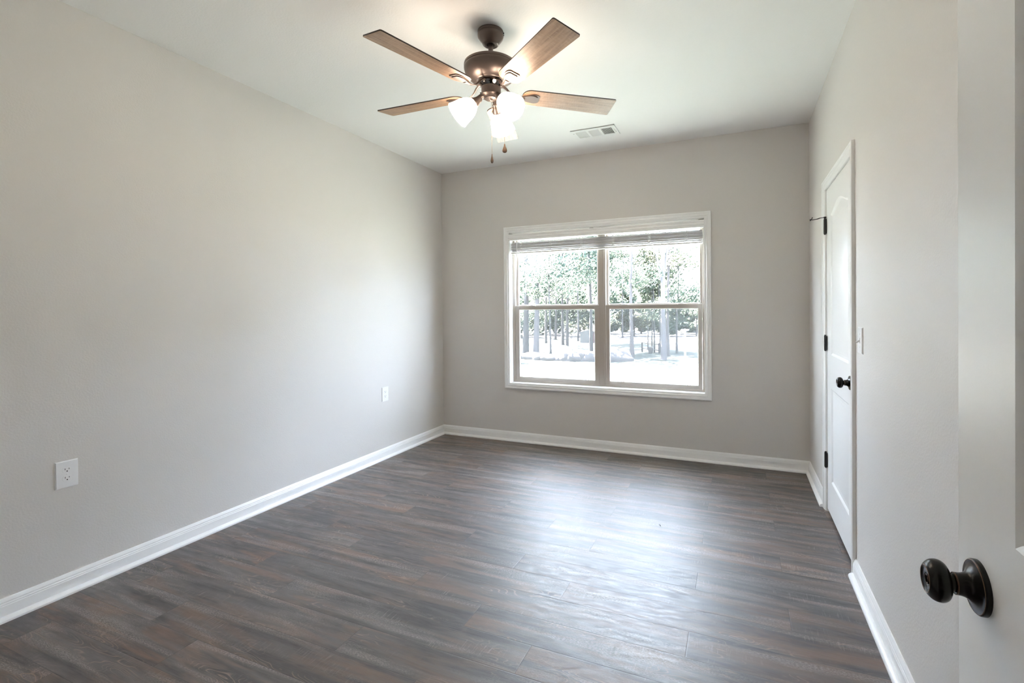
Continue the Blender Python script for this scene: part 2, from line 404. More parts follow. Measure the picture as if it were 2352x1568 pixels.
def sash(name, x0, x1, z0, z1, y0, y1, st, rl_b, rl_t):
    bm = bmesh.new()
    box(bm, x0, x0+st, y0, y1, z0, z1, 0.0015); box(bm, x1-st, x1, y0, y1, z0, z1, 0.0015)
    box(bm, x0+st, x1-st, y0, y1, z0, z0+rl_b, 0.0015); box(bm, x0+st, x1-st, y0, y1, z1-rl_t, z1, 0.0015)
    # white glazing bead
    o = wlink(name, bm, M_almond)
    bm = bmesh.new(); gx0, gx1, gz0, gz1 = x0+st, x1-st, z0+rl_b, z1-rl_t
    frame_loop(bm, gx0, gx1, gz0, gz1, [(0, y0+0.003), (0, y0+0.014), (0.0035, y0+0.014), (0.0035, y0+0.006)])
    b = link('glazing_bead', bm_shift(bm), M_trim, o); b['label'] = 'white glazing bead'
    bm = bmesh.new(); box(bm, gx0, gx1, y0+0.012, y0+0.016, gz0, gz1)
    link('pane', bm_shift(bm), M_glass, o)
    return o
HW = (((1.008, 0.985), (1.510, 1.575)), ((1.935, 1.912), (2.447, 2.500)))
def bm_shift(bm):
    for v in bm.verts: v.co -= WO
    return bm
for (a, bx) in ((0.826, 1.694), (1.760, 2.615)):
    sash('upper_sash', a+0.002, bx-0.002, 1.318, 2.03, 0.090, 0.112, 0.020 if a < 1 else 0.018, 0.030, 0.03)
    lo = sash('lower_sash', a+0.002, bx-0.002, 0.600, 1.338, 0.062, 0.086, 0.040 if a < 1 else 0.032, 0.030, 0.036)
    for lx, lc in HW[0 if a < 1 else 1]:
        bm = bmesh.new()      # cam lock on the meeting rail
        box(bm, lx-0.032, lx+0.032, 0.064, 0.080, 1.338, 1.343, 0.001)
        M = Matrix.Translation((lx+0.004, 0.071, 1.343)); lathe(bm, [(0.012, 0), (0.012, 0.007), (0.008, 0.010)], 16, M)
        box(bm, lx-0.030, lx+0.004, 0.060, 0.068, 1.344, 1.3485, 0.001)
        l = link('sash_lock', bm_shift(bm), M_trim, lo); l['label'] = 'white cam lock'
        bm = bmesh.new()      # little wire-like lift clips at the bottom of the glass
        tube(bm, [(lc-0.012, 0.066, 0.630), (lc-0.012, 0.060, 0.647), (lc-0.008, 0.060, 0.652), (lc+0.008, 0.060, 0.652), (lc+0.012, 0.060, 0.647), (lc+0.012, 0.066, 0.630)], 0.0022, 6)
        k = link('lift_clip', bm_shift(bm), M_hinge, lo, smooth=50)
    for lx in (a+0.020, bx-0.020):
        bm = bmesh.new(); box(bm, lx-0.016, lx+0.016, 0.064, 0.076, 1.338, 1.342, 0.001)
        link('tilt_latch', bm_shift(bm), M_trim, lo)
    bm = bmesh.new(); box(bm, a+0.004, bx-0.004, 0.1135, 0.1145, 0.602, 1.330)
    wlink('insect_screen', bm, M_screen)

# ------------------------------------------------------------------ blind
bl = empty('window_blind', (1.718, 0.0, 2.05)); tag(bl, 'white slatted blind raised and stacked at window top', 'blind')
BO = Vector((1.718, 0.0, 2.05))
def blink(name, bm, mat, parent=bl, **k):
    for v in bm.verts: v.co -= BO
    return link(name, bm, mat, parent, **k)
bm = bmesh.new()
extrude_profile(bm, [(-0.0215, 1.984), (-0.0215, 2.046), (-0.025, 2.046), (-0.029, 2.040), (-0.029, 2.032), (-0.026, 2.028), (-0.026, 2.018), (-0.029, 2.014), (-0.029, 2.006), (-0.026, 2.002), (-0.027, 1.992), (-0.030, 1.988), (-0.029, 1.984)],
                lambda a, d, h: Vector((a, d, h)), 0.792, 2.638)
blink('valance', bm, M_trim, smooth=25)
bm = bmesh.new(); box(bm, 0.806, 2.630, 0.004, 0.050, 1.990, 2.040, 0.002); blink('headrail', bm, M_trim)
random.seed(3)
bm = bmesh.new(); z = 1.966; k = 0
while z > 1.874:
    dx = random.uniform(-0.003, 0.003); dy = random.uniform(-0.003, 0.003); t = random.uniform(-0.0012, 0.0012)
    vs = box(bm, 0.812+dx, 2.622+dx, 0.003+dy, 0.052+dy, z-0.0024, z)
    for v in vs: v.co.z += t*(v.co.y-0.027)/0.025 + 0.0006*math.sin(v.co.x*3+k)
    z -= random.choice((0.0036, 0.0040, 0.0044, 0.0050, 0.0078)); k += 1
blink('slat_stack', bm, M_slat)
bm = bmesh.new(); box(bm, 0.812, 2.622, 0.003, 0.053, 1.855, 1.868, 0.003); blink('bottom_rail', bm, M_slat)
for lx in (0.925, 1.235, 1.545, 1.850, 2.175, 2.490):
    bm = bmesh.new()
    for sx in (-0.011, 0.011):
        pts = []; zz = 1.972; i = 0
        while zz > 1.858:
            pts.append((lx+sx*(0.75+0.35*math.sin(i*1.7+sx*90)), -0.001+random.uniform(-0.004, 0), zz)); zz -= 0.006; i += 1
        tube(bm, pts, 0.0015, 5)
    for i in range(7):
        zz = 1.955 - i*0.0135
        tube(bm, [(lx-0.012, -0.003, zz+random.uniform(-.004, .004)), (lx, -0.007, zz-0.004), (lx+0.012, -0.003, zz+random.uniform(-.004, .004))], 0.0014, 5)
    tube(bm, [(lx, 0.0, 1.998), (lx, -0.002, 1.968)], 0.0011, 5)
    blink('ladder_cord', bm, M_cord)
bm = bmesh.new(); tube(bm, [(0.886, -0.012, 1.985), (0.886, -0.014, 1.975), (0.884, -0.015, 1.86), (0.876, -0.015, 1.66), (0.861, -0.012, 1.405)], [0.002, 0.0035, 0.0035, 0.0035, 0.004], 6)
blink('tilt_wand', bm, M_cord, smooth=60)
for cx in (0.815, 1.650, 2.610):
    bm = bmesh.new(); box(bm, cx-0.018, cx+0.018, -0.020, 0.004, 2.047, 2.051, 0.0008); box(bm, cx-0.003, cx+0.003, -0.0215, -0.018, 2.043, 2.051)
    blink('valance_clip', bm, M_clip)

# ------------------------------------------------------------------ panel doors
def panel_face(bm, y0, y1, z0, z1, panels, place):
    """flat door face with moulded panel recesses. panels: list of outlines [(y,z)...] CCW. place(y, z, depth)->Vector"""
    def loop(pts, d): return [bm.verts.new(place(y, z, d)) for y, z in pts]
    def edges(vs): return [bm.edges.new((vs[i], vs[(i+1) % len(vs)])) for i in range(len(vs))]
    outer = loop([(y0, z0), (y1, z0), (y1, z1), (y0, z1)], 0); es = edges(outer)
    for pts in panels:
        cy = sum(p[0] for p in pts)/len(pts)
        def inset(d):
            n = len(pts); out = []
            for i in range(n):
                p, a, b2 = Vector(pts[i]), Vector(pts[i-1]), Vector(pts[(i+1) % n])
                e1 = (p-a).normalized(); e2 = (b2-p).normalized()
                n1 = Vector((-e1.y, e1.x)); n2 = Vector((-e2.y, e2.x))
                k = 1+n1.dot(n2); out.append(p + (n1+n2)*(d/k))
            return [(q.x, q.y) for q in out]
        prev = loop(pts, 0); es += edges(prev)
        for d, dep in ((0.005, 0.0022), (0.012, 0.0075), (0.020, 0.0085), (0.030, 0.0080), (0.050, 0.0020)):
            cur = loop(inset(d), dep); n = len(cur)
            for i in range(n): bm.faces.new((prev[i], prev[(i+1) % n], cur[(i+1) % n], cur[i]))
            prev = cur
        bm.faces.new(prev)
    bmesh.ops.triangle_fill(bm, edges=es, use_beauty=True, use_dissolve=False)
    return outer
def rect(y0, y1, z0, z1): return [(y0, z0), (y1, z0), (y1, z1), (y0, z1)]
def arch(y0, y1, z0, zs, rise, n=14):
    pts = [(y0, z0), (y1, z0), (y1, zs)]
    for i in range(1, n):
        t = i/n; y = y1 + (y0-y1)*t
        pts.append((y, zs + rise*(0.5-0.5*math.cos(2*PI*t))**0.8))
    pts.append((y0, zs)); return pts
def door_slab(name, xf, th, y0, y1, z0, z1, panels):
    bm = bmesh.new(); pl = lambda y, z, d: Vector((xf+d, y, z))
    fr = panel_face(bm, y0, y1, z0, z1, panels, pl)
    bk = [bm.verts.new((xf+th, y, z)) for y, z in ((y0, z0), (y1, z0), (y1, z1), (y0, z1))]
    for i in range(4): bm.faces.new((fr[i], fr[(i+1) % 4], bk[(i+1) % 4], bk[i]))
    bm.faces.new(bk)
    return link(name, bm, M_door, smooth=18)

def smooth_prof(p, n=4):
    out = []
    for i in range(len(p)-1):
        a, b, c, d = [Vector(p[max(0, min(len(p)-1, i+k))]) for k in (-1, 0, 1, 2)]
        for j in range(n):
            t = j/n
            q = 0.5*((2*b)+(c-a)*t+(2*a-5*b+4*c-d)*t*t+(3*b-a-3*c+d)*t**3)
            out.append((max(0.0, q.x), q.y))
    out.append(tuple(p[-1])); return out

def knob_set(parent, pos, slot=True):
    """door knob whose axis points to -x, pos = centre of the rosette on the door face"""
    M = Matrix.Translation(pos) @ Matrix.Rotation(-PI/2, 4, 'Y')
    k = empty('door_knob', (0, 0, 0), parent=parent)
    bm = bmesh.new()
    lathe(bm, smooth_prof([(0.0352, 0), (0.0352, 0.005), (0.0340, 0.0068), (0.032, 0.0073), (0.0290, 0.0078), (0.0240, 0.0095), (0.0190, 0.0125), (0.0160, 0.0165), (0.0145, 0.0215), (0.0142, 0.027), (0.0137, 0.0285)]), 72, M)
    r = link('rosette', bm, M_black, k, smooth=40)
    bm = bmesh.new(); lathe(bm, [(0.0342, 0.0066), (0.0336, 0.0074), (0.0330, 0.0074)], 56, M, False, False); lathe(bm, [(0.0142, 0.0268), (0.0144, 0.0285), (0.0133, 0.029)], 48, M, False, False)
    e = link('copper_edge', bm, M_copper, k, smooth=40)
    bm = bmesh.new()
    lathe(bm, smooth_prof([(0.0112, 0.027), (0.0112, 0.0325), (0.0125, 0.034), (0.0190, 0.0352), (0.0242, 0.0385), (0.0270, 0.0435), (0.0272, 0.0490), (0.0252, 0.0545), (0.0212, 0.0590), (0.0185, 0.0607), (0.0172, 0.0608),
               (0.0160, 0.0600), (0.0135, 0.0590), (0.0100, 0.0588), (0.0078, 0.0578), (0.0070, 0.0580), (0.0062, 0.0592), (0.0050, 0.0592), (0.0046, 0.0560)]), 72, M)
    kb = link('knob', bm, M_black, k, smooth=40)
    bm = bmesh.new(); lathe(bm, [(0.0186, 0.0604), (0.0178, 0.0613), (0.0170, 0.0606)], 56, M, False, False); lathe(bm, [(0.0064, 0.0588), (0.0058, 0.0596), (0.0050, 0.0590)], 32, M, False, False)
    link('copper_ring', bm, M_copper, k, smooth=40)
    if slot:
        bm = bmesh.new(); box(bm, -0.0011, 0.0011, -0.0038, 0.0038, 0.054, 0.0575, M=M @ Matrix.Rotation(0.35, 4, 'Z')); link('lock_slot', bm, M_copper, k)
    k['label'] = 'oil-rubbed bronze round knob with copper edges'
    return k

# closet door in the right wall
DX = W + 0.004
d1 = door_slab('door_1', DX, 0.035, -1.4665, -0.7415, 0.018, 2.042,
               [arch(-1.353, -0.868, 1.008, 1.862, 0.055), rect(-1.353, -0.868, 0.225, 0.802)])
tag(d1, 'white two-panel closet door closed in right wall', 'door', kind='structure')
knob_set(d1, (DX, -1.405, 0.917), slot=False)
for i, hz in enumerate((1.813, 1.073, 0.329)):
    bm = bmesh.new()
    lathe(bm, [(0.0075, -0.046), (0.0075, 0.046)], 14, Matrix.Translation((W-0.006, -0.7375, hz)))
    for dz in (-0.049, 0.049): lathe(bm, [(0.0045, -0.003), (0.0065, 0), (0.0045, 0.003)], 14, Matrix.Translation((W-0.006, -0.7375, hz+dz)))
    box(bm, W-0.006, W+0.002, -0.756, -0.738, hz-0.045, hz+0.045); box(bm, W-0.004, W+0.002, -0.738, -0.727, hz-0.045, hz+0.045)
    for dz in (-0.018, 0.0, 0.018): box(bm, W-0.0129, W-0.0122, -0.7415, -0.7335, hz+dz-0.0006, hz+dz+0.0006)
    hg = link('hinge', bm, M_hinge, d1, smooth=40); hg['label'] = 'dark hinge'
    if i == 0:
        bm = bmesh.new(); z = hz + 0.058
        lathe(bm, [(0.008, -0.005), (0.008, 0.004)], 14, Matrix.Translation((W-0.006, -0.7375, z)))
        tube(bm, [(W-0.006, -0.7375, z), (W-0.032, -0.728, z)], 0.0022, 8)
        tube(bm, [(W-0.045, -0.718, z-0.004), (W-0.078, -0.706, z-0.005)], 0.0022, 8)
        tube(bm, [(W-0.030, -0.728, z), (W-0.047, -0.718, z-0.004)], 0.0030, 8)
        tube(bm, [(W-0.078, -0.706, z-0.005), (W-0.070, -0.700, z+0.012)], 0.0025, 8)
        lathe(bm, [(0.006, 0), (0.006, 0.006)], 12, Matrix.Translation((W-0.080, -0.705, z-0.005)) @ Matrix.Rotation(-PI/2, 4, 'Y'))
        ds = link('hinge_pin_stop', bm, M_hinge, hg, smooth=40); ds['label'] = 'dark hinge-pin door stop'

# closet casing and jamb
bm = bmesh.new()
cy0, cy1, ct, cw = -1.5287, -0.6793, 2.0998, 0.057
cprof = [(0, 0), (0, 0.015), (0.003, 0.0165), (0.011, 0.0165), (0.014, 0.0135), (0.026, 0.0125), (0.029, 0.0145), (0.034, 0.0145), (0.038, 0.0115), (0.050, 0.009), (0.0555, 0.0065), (cw, 0.004), (cw, 0)]
extrude_profile(bm, cprof, lambda a, d, h: Vector((W-h, cy0+d, a)), 0.0, lambda d: ct-d)
extrude_profile(bm, cprof, lambda a, d, h: Vector((W-h, cy1-d, a)), 0.0, lambda d: ct-d)
extrude_profile(bm, cprof, lambda a, d, h: Vector((W-h, a, ct-d)), lambda d: cy0+d, lambda d: cy1-d)
box(bm, W-0.001, W+T, DY0, DY0+0.0115, 0, DZ); box(bm, W-0.001, W+T, DY1-0.0115, DY1, 0, DZ); box(bm, W-0.001, W+T, DY0+0.0115, DY1-0.0115, DZ-0.0105, DZ)
tag(link('trim_2', bm, M_trim, smooth=25), 'white casing around the closet door in right wall', 'door trim', kind='structure')

# near door, standing open at a right angle, seen at the right edge
d2 = door_slab('door_2', 3.202, 0.035, -4.030, -3.274, 0.012, 2.044,
               [arch(-3.878, -3.426, 1.011, 1.865, 0.055), rect(-3.878, -3.426, 0.225, 0.802)])
tag(d2, 'white panelled entry door standing open at right edge', 'door', kind='structure')
knob_set(d2, (3.202, -3.340, 0.917))
bm = bmesh.new(); box(bm, NX1, NX1+0.02, YB-T, YB, 0, 2.07); box(bm, NX0-0.001, NX0+0.018, YB-T, YB, 0, 2.07); box(bm, NX0+0.018, NX1, YB-T, YB, 2.05, 2.07)
tag(link('trim_3', bm, M_trim), 'white jamb of the entry doorway', 'door trim', kind='structure')

# ------------------------------------------------------------------ outlets and switch
def outlet(y, z, label):
    t = empty('wall_outlet', (0, y, z)); tag(t, label, 'outlet', 'duplex outlets on the left wall')
    w2, h2 = 0.0405, 0.0625
    bm = bmesh.new()
    box(bm, 0, 0.0055, -w2, w2, -h2, h2)
    bmesh.ops.bevel(bm, geom=[e for e in bm.edges if all(v.co.x > 0.005 for v in e.verts)], offset=0.0035, segments=3, affect='EDGES')
    pl = link('face_plate', bm, M_plastic, t, smooth=50)
    for s in (1, -1):
        bm = bmesh.new(); out = []
        for i in range(40):
            a = 2*PI*i/40; yy = 0.0172*math.cos(a); zz = max(-0.0118, min(0.0118, 0.0172*math.sin(a))); out.append((yy, zz))
        M = Matrix(((0, 0, 1, 0), (1, 0, 0, 0), (0, 1, 0, s*0.0195), (0, 0, 0, 1)))
        prism(bm, out, 0.004, 0.0068, M, 0.0005)
        r = link('receptacle', bm, M_plastic, t, smooth=40)
        bm = bmesh.new(); xs = (0.0066, 0.0071); zc = s*0.0195
        box(bm, *xs, -0.0079, -0.0059, zc+0.0005, zc+0.0085); box(bm, *xs, 0.0060, 0.0080, zc+0.0015, zc+0.0078)
        lathe(bm, [(0.0026, 0.0066), (0.0026, 0.0071)], 16, Matrix.Translation((0, 0.0, zc-0.0058)) @ Matrix.Rotation(PI/2, 4, 'Y'))
        link('slots', bm, M_slot, r)
    bm = bmesh.new(); lathe(bm, [(0.003, 0.005), (0.003, 0.0063), (0.002, 0.0068)], 16, Matrix.Rotation(PI/2, 4, 'Y')); box(bm, 0.0064, 0.007, -0.0025, 0.0025, -0.0004, 0.0004)
    link('screw', bm, M_plastic, t, smooth=40)
    return t
outlet(-2.9819, 0.5543, 'larger white duplex outlet low on left wall nearest the camera')
outlet(-0.8799, 0.5653, 'small-looking white duplex outlet on left wall nearer the window corner')

t = empty('light_switch', (W, -1.637, 1.146)); tag(t, 'white toggle light switch on right wall beside closet door', 'light switch')
bm = bmesh.new(); box(bm, -0.0055, 0, -0.042, 0.042, -0.0600, 0.0600)
bmesh.ops.bevel(bm, geom=[e for e in bm.edges if all(v.co.x < -0.005 for v in e.verts)], offset=0.0032, segments=3, affect='EDGES')
link('face_plate', bm, M_plastic, t, smooth=50)
bm = bmesh.new(); box(bm, -0.0068, -0.004, -0.005, 0.005, -0.012, 0.012, 0.0004)
M = Matrix.Translation((-0.004, 0, 0)) @ Matrix.Rotation(math.radians(-118), 4, 'Y')
box(bm, -0.0035, 0.0035, -0.0038, 0.0038, -0.002, 0.019, 0.001, M)
link('toggle', bm, M_plastic, t)
for s in (-0.030, 0.030):
    bm = bmesh.new(); lathe(bm, [(0.003, 0.005), (0.003, 0.0061), (0.002, 0.0065)], 14, Matrix.Translation((0, 0, s)) @ Matrix.Rotation(-PI/2, 4, 'Y')); link('screw', bm, M_plastic, t, smooth=40)

# ------------------------------------------------------------------ ceiling vent
vt = empty('ceiling_vent', (1.827, -0.472, H)); tag(vt, 'white rectangular air vent on ceiling near the window wall', 'vent')
bm = bmesh.new()
L2, D2 = 0.182, 0.102
def vbox(bm, x0, x1, y0, y1, z0, z1, b=0, M=None): return box(bm, x0, x1, y0, y1, z0, z1, b, M)
# face plate built of bars around three openings
ops = [(-0.152, -0.062), (-0.043, 0.043), (0.062, 0.152)]; oy = 0.064
xs = [-L2] + [v for o in ops for v in o] + [L2]
for i in range(0, len(xs), 2): vbox(bm, xs[i], xs[i+1], -oy, oy, -0.007, -0.0035)
vbox(bm, -L2, L2, oy, D2, -0.007, -0.0035); vbox(bm, -L2, L2, -D2, -oy, -0.007, -0.0035)
for (a, b2, c, d) in ((-L2, L2, D2-0.006, D2), (-L2, L2, -D2, -D2+0.006), (-L2, -L2+0.006, -D2, D2), (L2-0.006, L2, -D2, D2)): vbox(bm, a, b2, c, d, -0.0065, 0)
link('face_plate', bm, M_vent, vt)
for k, (a, b2) in enumerate(ops):
    bm = bmesh.new()
    if k == 1:
        for i in range(9):
            y = -0.056 + i*0.014; box(bm, a, b2, -0.0075, 0.0075, -0.0006, 0.0006, 0, Matrix.Translation((0, y, -0.004)) @ Matrix.Rotation(math.radians(-38), 4, 'X'))
    else:
        ang = -42 if k == 0 else 42
        for i in range(8):
            x = a + 0.006 + i*0.0112; box(bm, -0.0066, 0.0066, -oy, oy, -0.0006, 0.0006, 0, Matrix.Translation((x, 0, -0.004)) @ Matrix.Rotation(math.radians(ang), 4, 'Y'))
    link('louvre_bank', bm, M_vent, vt)
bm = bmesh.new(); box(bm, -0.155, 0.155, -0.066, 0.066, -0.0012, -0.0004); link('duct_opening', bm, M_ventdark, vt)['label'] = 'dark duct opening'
bm = bmesh.new(); box(bm, 0.160, 0.164, -0.03, 0.02, -0.012, -0.006, 0.0006); box(bm, 0.160, 0.176, -0.010, -0.006, -0.010, -0.006); link('damper_lever', bm, M_vent, vt)
for sx in (-0.168, 0.168):
    bm = bmesh.new(); lathe(bm, [(0.0035, -0.0085), (0.0035, -0.007)], 12, Matrix.Translation((sx, -0.045 if sx < 0 else 0.03, 0))); link('screw', bm, M_clip, vt)

# ------------------------------------------------------------------ ceiling fan
FX, FY = 1.7153, -2.0024
fan = empty('ceiling_fan', (FX, FY, H)); tag(fan, 'bronze five-blade ceiling fan with three lit glass shades', 'ceiling fan')
zz = lambda z: z - H
bm = bmesh.new()
lathe(bm, [(0.0655, 0), (0.0665, zz(2.741)), (0.0665, zz(2.733)), (0.0650, zz(2.731)), (0.0668, zz(2.728)), (0.0672, zz(2.720)), (0.0650, zz(2.711)), (0.058, zz(2.700)), (0.0495, zz(2.690)), (0.0445, zz(2.684)), (0.0425, zz(2.678)), (0.040, zz(2.6745)), (0.036, zz(2.673)), (0.034, zz(2.675)), (0.030, zz(2.6745)), (0.021, zz(2.6745)), (0.019, zz(2.683)), (0.012, zz(2.69))], 56)
cn = link('canopy', bm, M_bronze, fan, smooth=40)
for a in (0.35, 0.62):
    bm = bmesh.new(); lathe(bm, [(0.004, 0.064), (0.004, 0.0695), (0.0025, 0.0705)], 12, Matrix.Translation((0, 0, zz(2.733))) @ Matrix.Rotation(a, 4, 'Z') @ Matrix.Rotation(PI/2, 4, 'Y')); link('screw', bm, M_hinge, cn, smooth=40)
bm = bmesh.new(); lathe(bm, [(0.0125, zz(2.70)), (0.0125, zz(2.565))], 24); link('downrod', bm, M_bronze, fan, smooth=40)
bm = bmesh.new()
lathe(bm, [(0.014, zz(2.580)), (0.03, zz(2.579)), (0.09, zz(2.577)), (0.130, zz(2.5735)), (0.1375, zz(2.568)), (0.1385, zz(2.558)), (0.1365, zz(2.5545)), (0.1385, zz(2.551)), (0.1380, zz(2.543)), (0.134, zz(2.530)), (0.126, zz(2.516)), (0.115, zz(2.503)), (0.100, zz(2.4915)), (0.084, zz(2.484)), (0.078, zz(2.482)), (0.076, zz(2.4795)), (0.072, zz(2.480)), (0.055, zz(2.482))], 72)
link('motor_housing', bm, M_bronze, fan, smooth=35)
bm = bmesh.new(); lathe(bm, [(0.060, zz(2.483)), (0.061, zz(2.472)), (0.056, zz(2.465)), (0.050, zz(2.459)), (0.046, zz(2.450))], 48); link('flywheel_collar', bm, M_collar, fan, smooth=40)['label'] = 'dark polished collar'
bm = bmesh.new(); lathe(bm, [(0.047, zz(2.4545)), (0.0505, zz(2.451)), (0.0505, zz(2.420)), (0.0525, zz(2.417)), (0.0535, zz(2.410)), (0.049, zz(2.404)), (0.040, zz(2.399)), (0.034, zz(2.3975)), (0.033, zz(2.394)), (0.012, zz(2.3925)), (0.006, zz(2.386))], 48)
sw = link('switch_housing', bm, M_bronze, fan, smooth=35)
bm = bmesh.new(); lathe(bm, [(0.004, 0.050), (0.004, 0.056), (0.003, 0.058)], 10, Matrix.Translation((0, 0, zz(2.427))) @ Matrix.Rotation(math.radians(200), 4, 'Z') @ Matrix.Rotation(PI/2, 4, 'Y')); link('screw', bm, M_hinge, sw)

# blades: local x radial, y tangential
BR, BW0, BW1, BR0 = 0.676, 0.118, 0.137, 0.165
def blade_outline():
    out = []
    def corner(cx, cy, r, a0, a1, n):
        for i in range(n+1):
            a = a0 + (a1-a0)*i/n; out.append((cx+r*math.cos(a), cy+r*math.sin(a)))
    rr = 0.045; rt = 0.008
    corner(BR0+rr, -BW0/2+rr, rr, PI, 1.5*PI, 8); corner(BR-rt, -BW1/2+rt, rt, 1.5*PI, 2*PI, 4)
    corner(BR-rt, BW1/2-rt, rt, 0, 0.5*PI, 4); corner(BR0+rr, BW0/2-rr, rr, 0.5*PI, PI, 8)
    return out
bm = bmesh.new(); prism(bm, blade_outline(), -0.003, 0.003)
PH = -1.855828; PT = -0.1888
blade = link('blade', bm, M_blade, fan, loc=(0, 0, zz(2.426)), rot=(PT, 0, PH))
blade.data.materials.append(M_bladeedge)
for p in blade.data.polygons:
    if abs(p.normal.z) < 0.5: p.material_index = 1
# blade iron: curved strap and spoon-shaped medallion with a stepped border
bm = bmesh.new()
def spoon(k, r0, r1, half_end, half_neck):
    pts = []; n = 18
    for i in range(n+1):
        t = i/n; x = r0 + (r1-r0)*t
        hw = half_neck + (half_end-half_neck)*(0.5-0.5*math.cos(PI*min(1, t*1.35)))
        if t > 0.78: hw *= math.sqrt(max(0.02, 1-((t-0.78)/0.22)**2*0.55))
        pts.append((x, hw))
    return [(x, -h) for x, h in pts] + [(x, h) for x, h in reversed(pts)]
prism(bm, spoon(0, 0.150, 0.256, 0.036, 0.0095), -0.0068, -0.003, None, 0.001)
prism(bm, spoon(1, 0.140, 0.244, 0.0285, 0.0085), -0.0105, -0.006, None, 0.0012)
tube(bm, [(0.048, 0, 0.050), (0.066, 0, 0.046), (0.082, 0, 0.034), (0.096, 0, 0.016), (0.112, 0, 0.001), (0.132, 0, -0.006), (0.155, 0, -0.0075), (0.178, 0, -0.0075)],
     [0.012, 0.011, 0.0095, 0.009, 0.009, 0.0095, 0.012, 0.016], 12, 0.42)
iron = link('blade_iron', bm, M_bronze, blade, smooth=40); iron['label'] = 'bronze blade bracket'
for q in range(3):
    bm = bmesh.new(); lathe(bm, [(0.004, 0.003), (0.004, 0.0045), (0.002, 0.006)], 10, Matrix.Translation((0.19+0.02*q, 0.018*(q-1), 0))); 
    link('screw', bm, M_hinge, blade)
for i in range(1, 5):
    b2 = copy_tree(blade, fan); b2.rotation_euler = (PT, 0, PH+i*2*PI/5)

# light kit: three shades
def shade_at(az, first):
    az_w = az
    M = Matrix.Translation((0, 0, zz(2.402))) @ Matrix.Rotation(az_w, 4, 'Z')
    # arm + socket cup, axis leaning outward-down
    ax = Matrix.Translation((0.050, 0, -0.004)) @ Matrix.Rotation(math.radians(180-50), 4, 'Y')
    bm = bmesh.new()
    tube(bm, [M @ Vector(p) for p in ((0.040, 0, 0.004), (0.052, 0, 0.001), (0.064, 0, -0.012))], [0.012, 0.0125, 0.014], 14)
    lathe(bm, [(0.013, 0.006), (0.0165, 0.012), (0.0175, 0.022), (0.0195, 0.030), (0.0265, 0.046), (0.0285, 0.050), (0.0285, 0.056), (0.026, 0.057)], 40, M @ ax)
    f = link('lamp_holder', bm, M_bronze, fan, smooth=40)
    bm = bmesh.new()
    pr = [(0.0265, 0.050), (0.030, 0.056), (0.041, 0.070), (0.050, 0.088), (0.0560, 0.110), (0.0595, 0.132), (0.0625, 0.150), (0.0665, 0.162), (0.0650, 0.1625), (0.0605, 0.150), (0.0570, 0.132), (0.0535, 0.110), (0.0475, 0.088), (0.0385, 0.071), (0.0275, 0.058)]
    lathe(bm, pr, 48, M @ ax, False, False)
    s = link('lamp_shade', bm, M_shade, f, smooth=50); s['label'] = 'glowing frosted glass shade'
    bm = bmesh.new(); lathe(bm, [(0.010, 0.052), (0.012, 0.062), (0.022, 0.080), (0.0265, 0.098), (0.024, 0.113), (0.014, 0.124), (0.003, 0.127)], 24, M @ ax)
    link('bulb', bm, M_shade, f, smooth=50)
yw = 0.3828
for k, a in enumerate((195, 75, 315)): shade_at(math.radians(a)+yw, k == 0)

# pull chains
def chain(px, py, z0, z1, flat):
    bm = bmesh.new(); n = int((z0-z1)/0.0042)
    for i in range(n):
        z = z0 - i*0.0042
        lathe(bm, [(0.0004, 0.0016), (0.0014, 0.0010), (0.0016, 0), (0.0014, -0.0010), (0.0004, -0.0016)], 6, Matrix.Translation((px, py, zz(z))), False, False)
    tube(bm, [(px, py, zz(z0)), (px, py, zz(z1))], 0.0005, 5)
    c = link('pull_chain', bm, M_brass, fan)
    bm = bmesh.new(); ztop = z1
    prof = [(0.0016, 0.003), (0.0028, 0.000), (0.0030, -0.004), (0.0036, -0.008), (0.0080, -0.020), (0.0104, -0.030), (0.0098, -0.037), (0.006, -0.042), (0.002, -0.0435)]
    M = Matrix.Translation((px, py, zz(ztop))) @ Matrix.Rotation(yw, 4, 'Z') @ (Matrix.Diagonal((1.2, 0.45, 1, 1)) if flat else Matrix.Diagonal((0.72, 0.8, 1.05, 1)))
    lathe(bm, prof, 24, M); f = link('chain_fob', bm, M_fob, c, smooth=50); f['label'] = 'wooden teardrop fob' if flat else 'narrow dark wooden fob'
cr = Vector((math.cos(yw), math.sin(yw), 0))
p1 = cr*0.004 + Vector((0.3, -0.9, 0)).normalized()*0.012
chain(p1.x, p1.y, 2.384, 2.104, False)
p2 = cr*0.070 + Vector((0.36, -0.93, 0)).normalized()*0.02
chain(p2.x, p2.y, 2.40, 2.152, True)

# ------------------------------------------------------------------ speck on the floor
bm = bmesh.new(); box(bm, -0.011, 0.011, -0.0025, 0.0025, 0, 0.003, 0.001, Matrix.Translation((2.46, -1.32, 0)) @ Matrix.Rotation(2.0, 4, 'Z'))
o = link('debris_chip', bm, M_slot); tag(o, 'tiny black chip lying on the plank floor', 'debris')

# ------------------------------------------------------------------ outdoors
GZ = -0.42
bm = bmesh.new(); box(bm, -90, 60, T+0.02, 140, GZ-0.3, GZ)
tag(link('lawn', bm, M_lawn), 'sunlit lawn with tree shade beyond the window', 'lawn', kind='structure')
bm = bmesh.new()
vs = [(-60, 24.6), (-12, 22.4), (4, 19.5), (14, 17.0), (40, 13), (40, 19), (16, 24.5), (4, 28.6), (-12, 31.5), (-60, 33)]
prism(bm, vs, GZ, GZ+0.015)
tag(link('driveway', bm, M_gravel), 'pale gravel drive crossing behind the lawn', 'driveway', kind='structure')

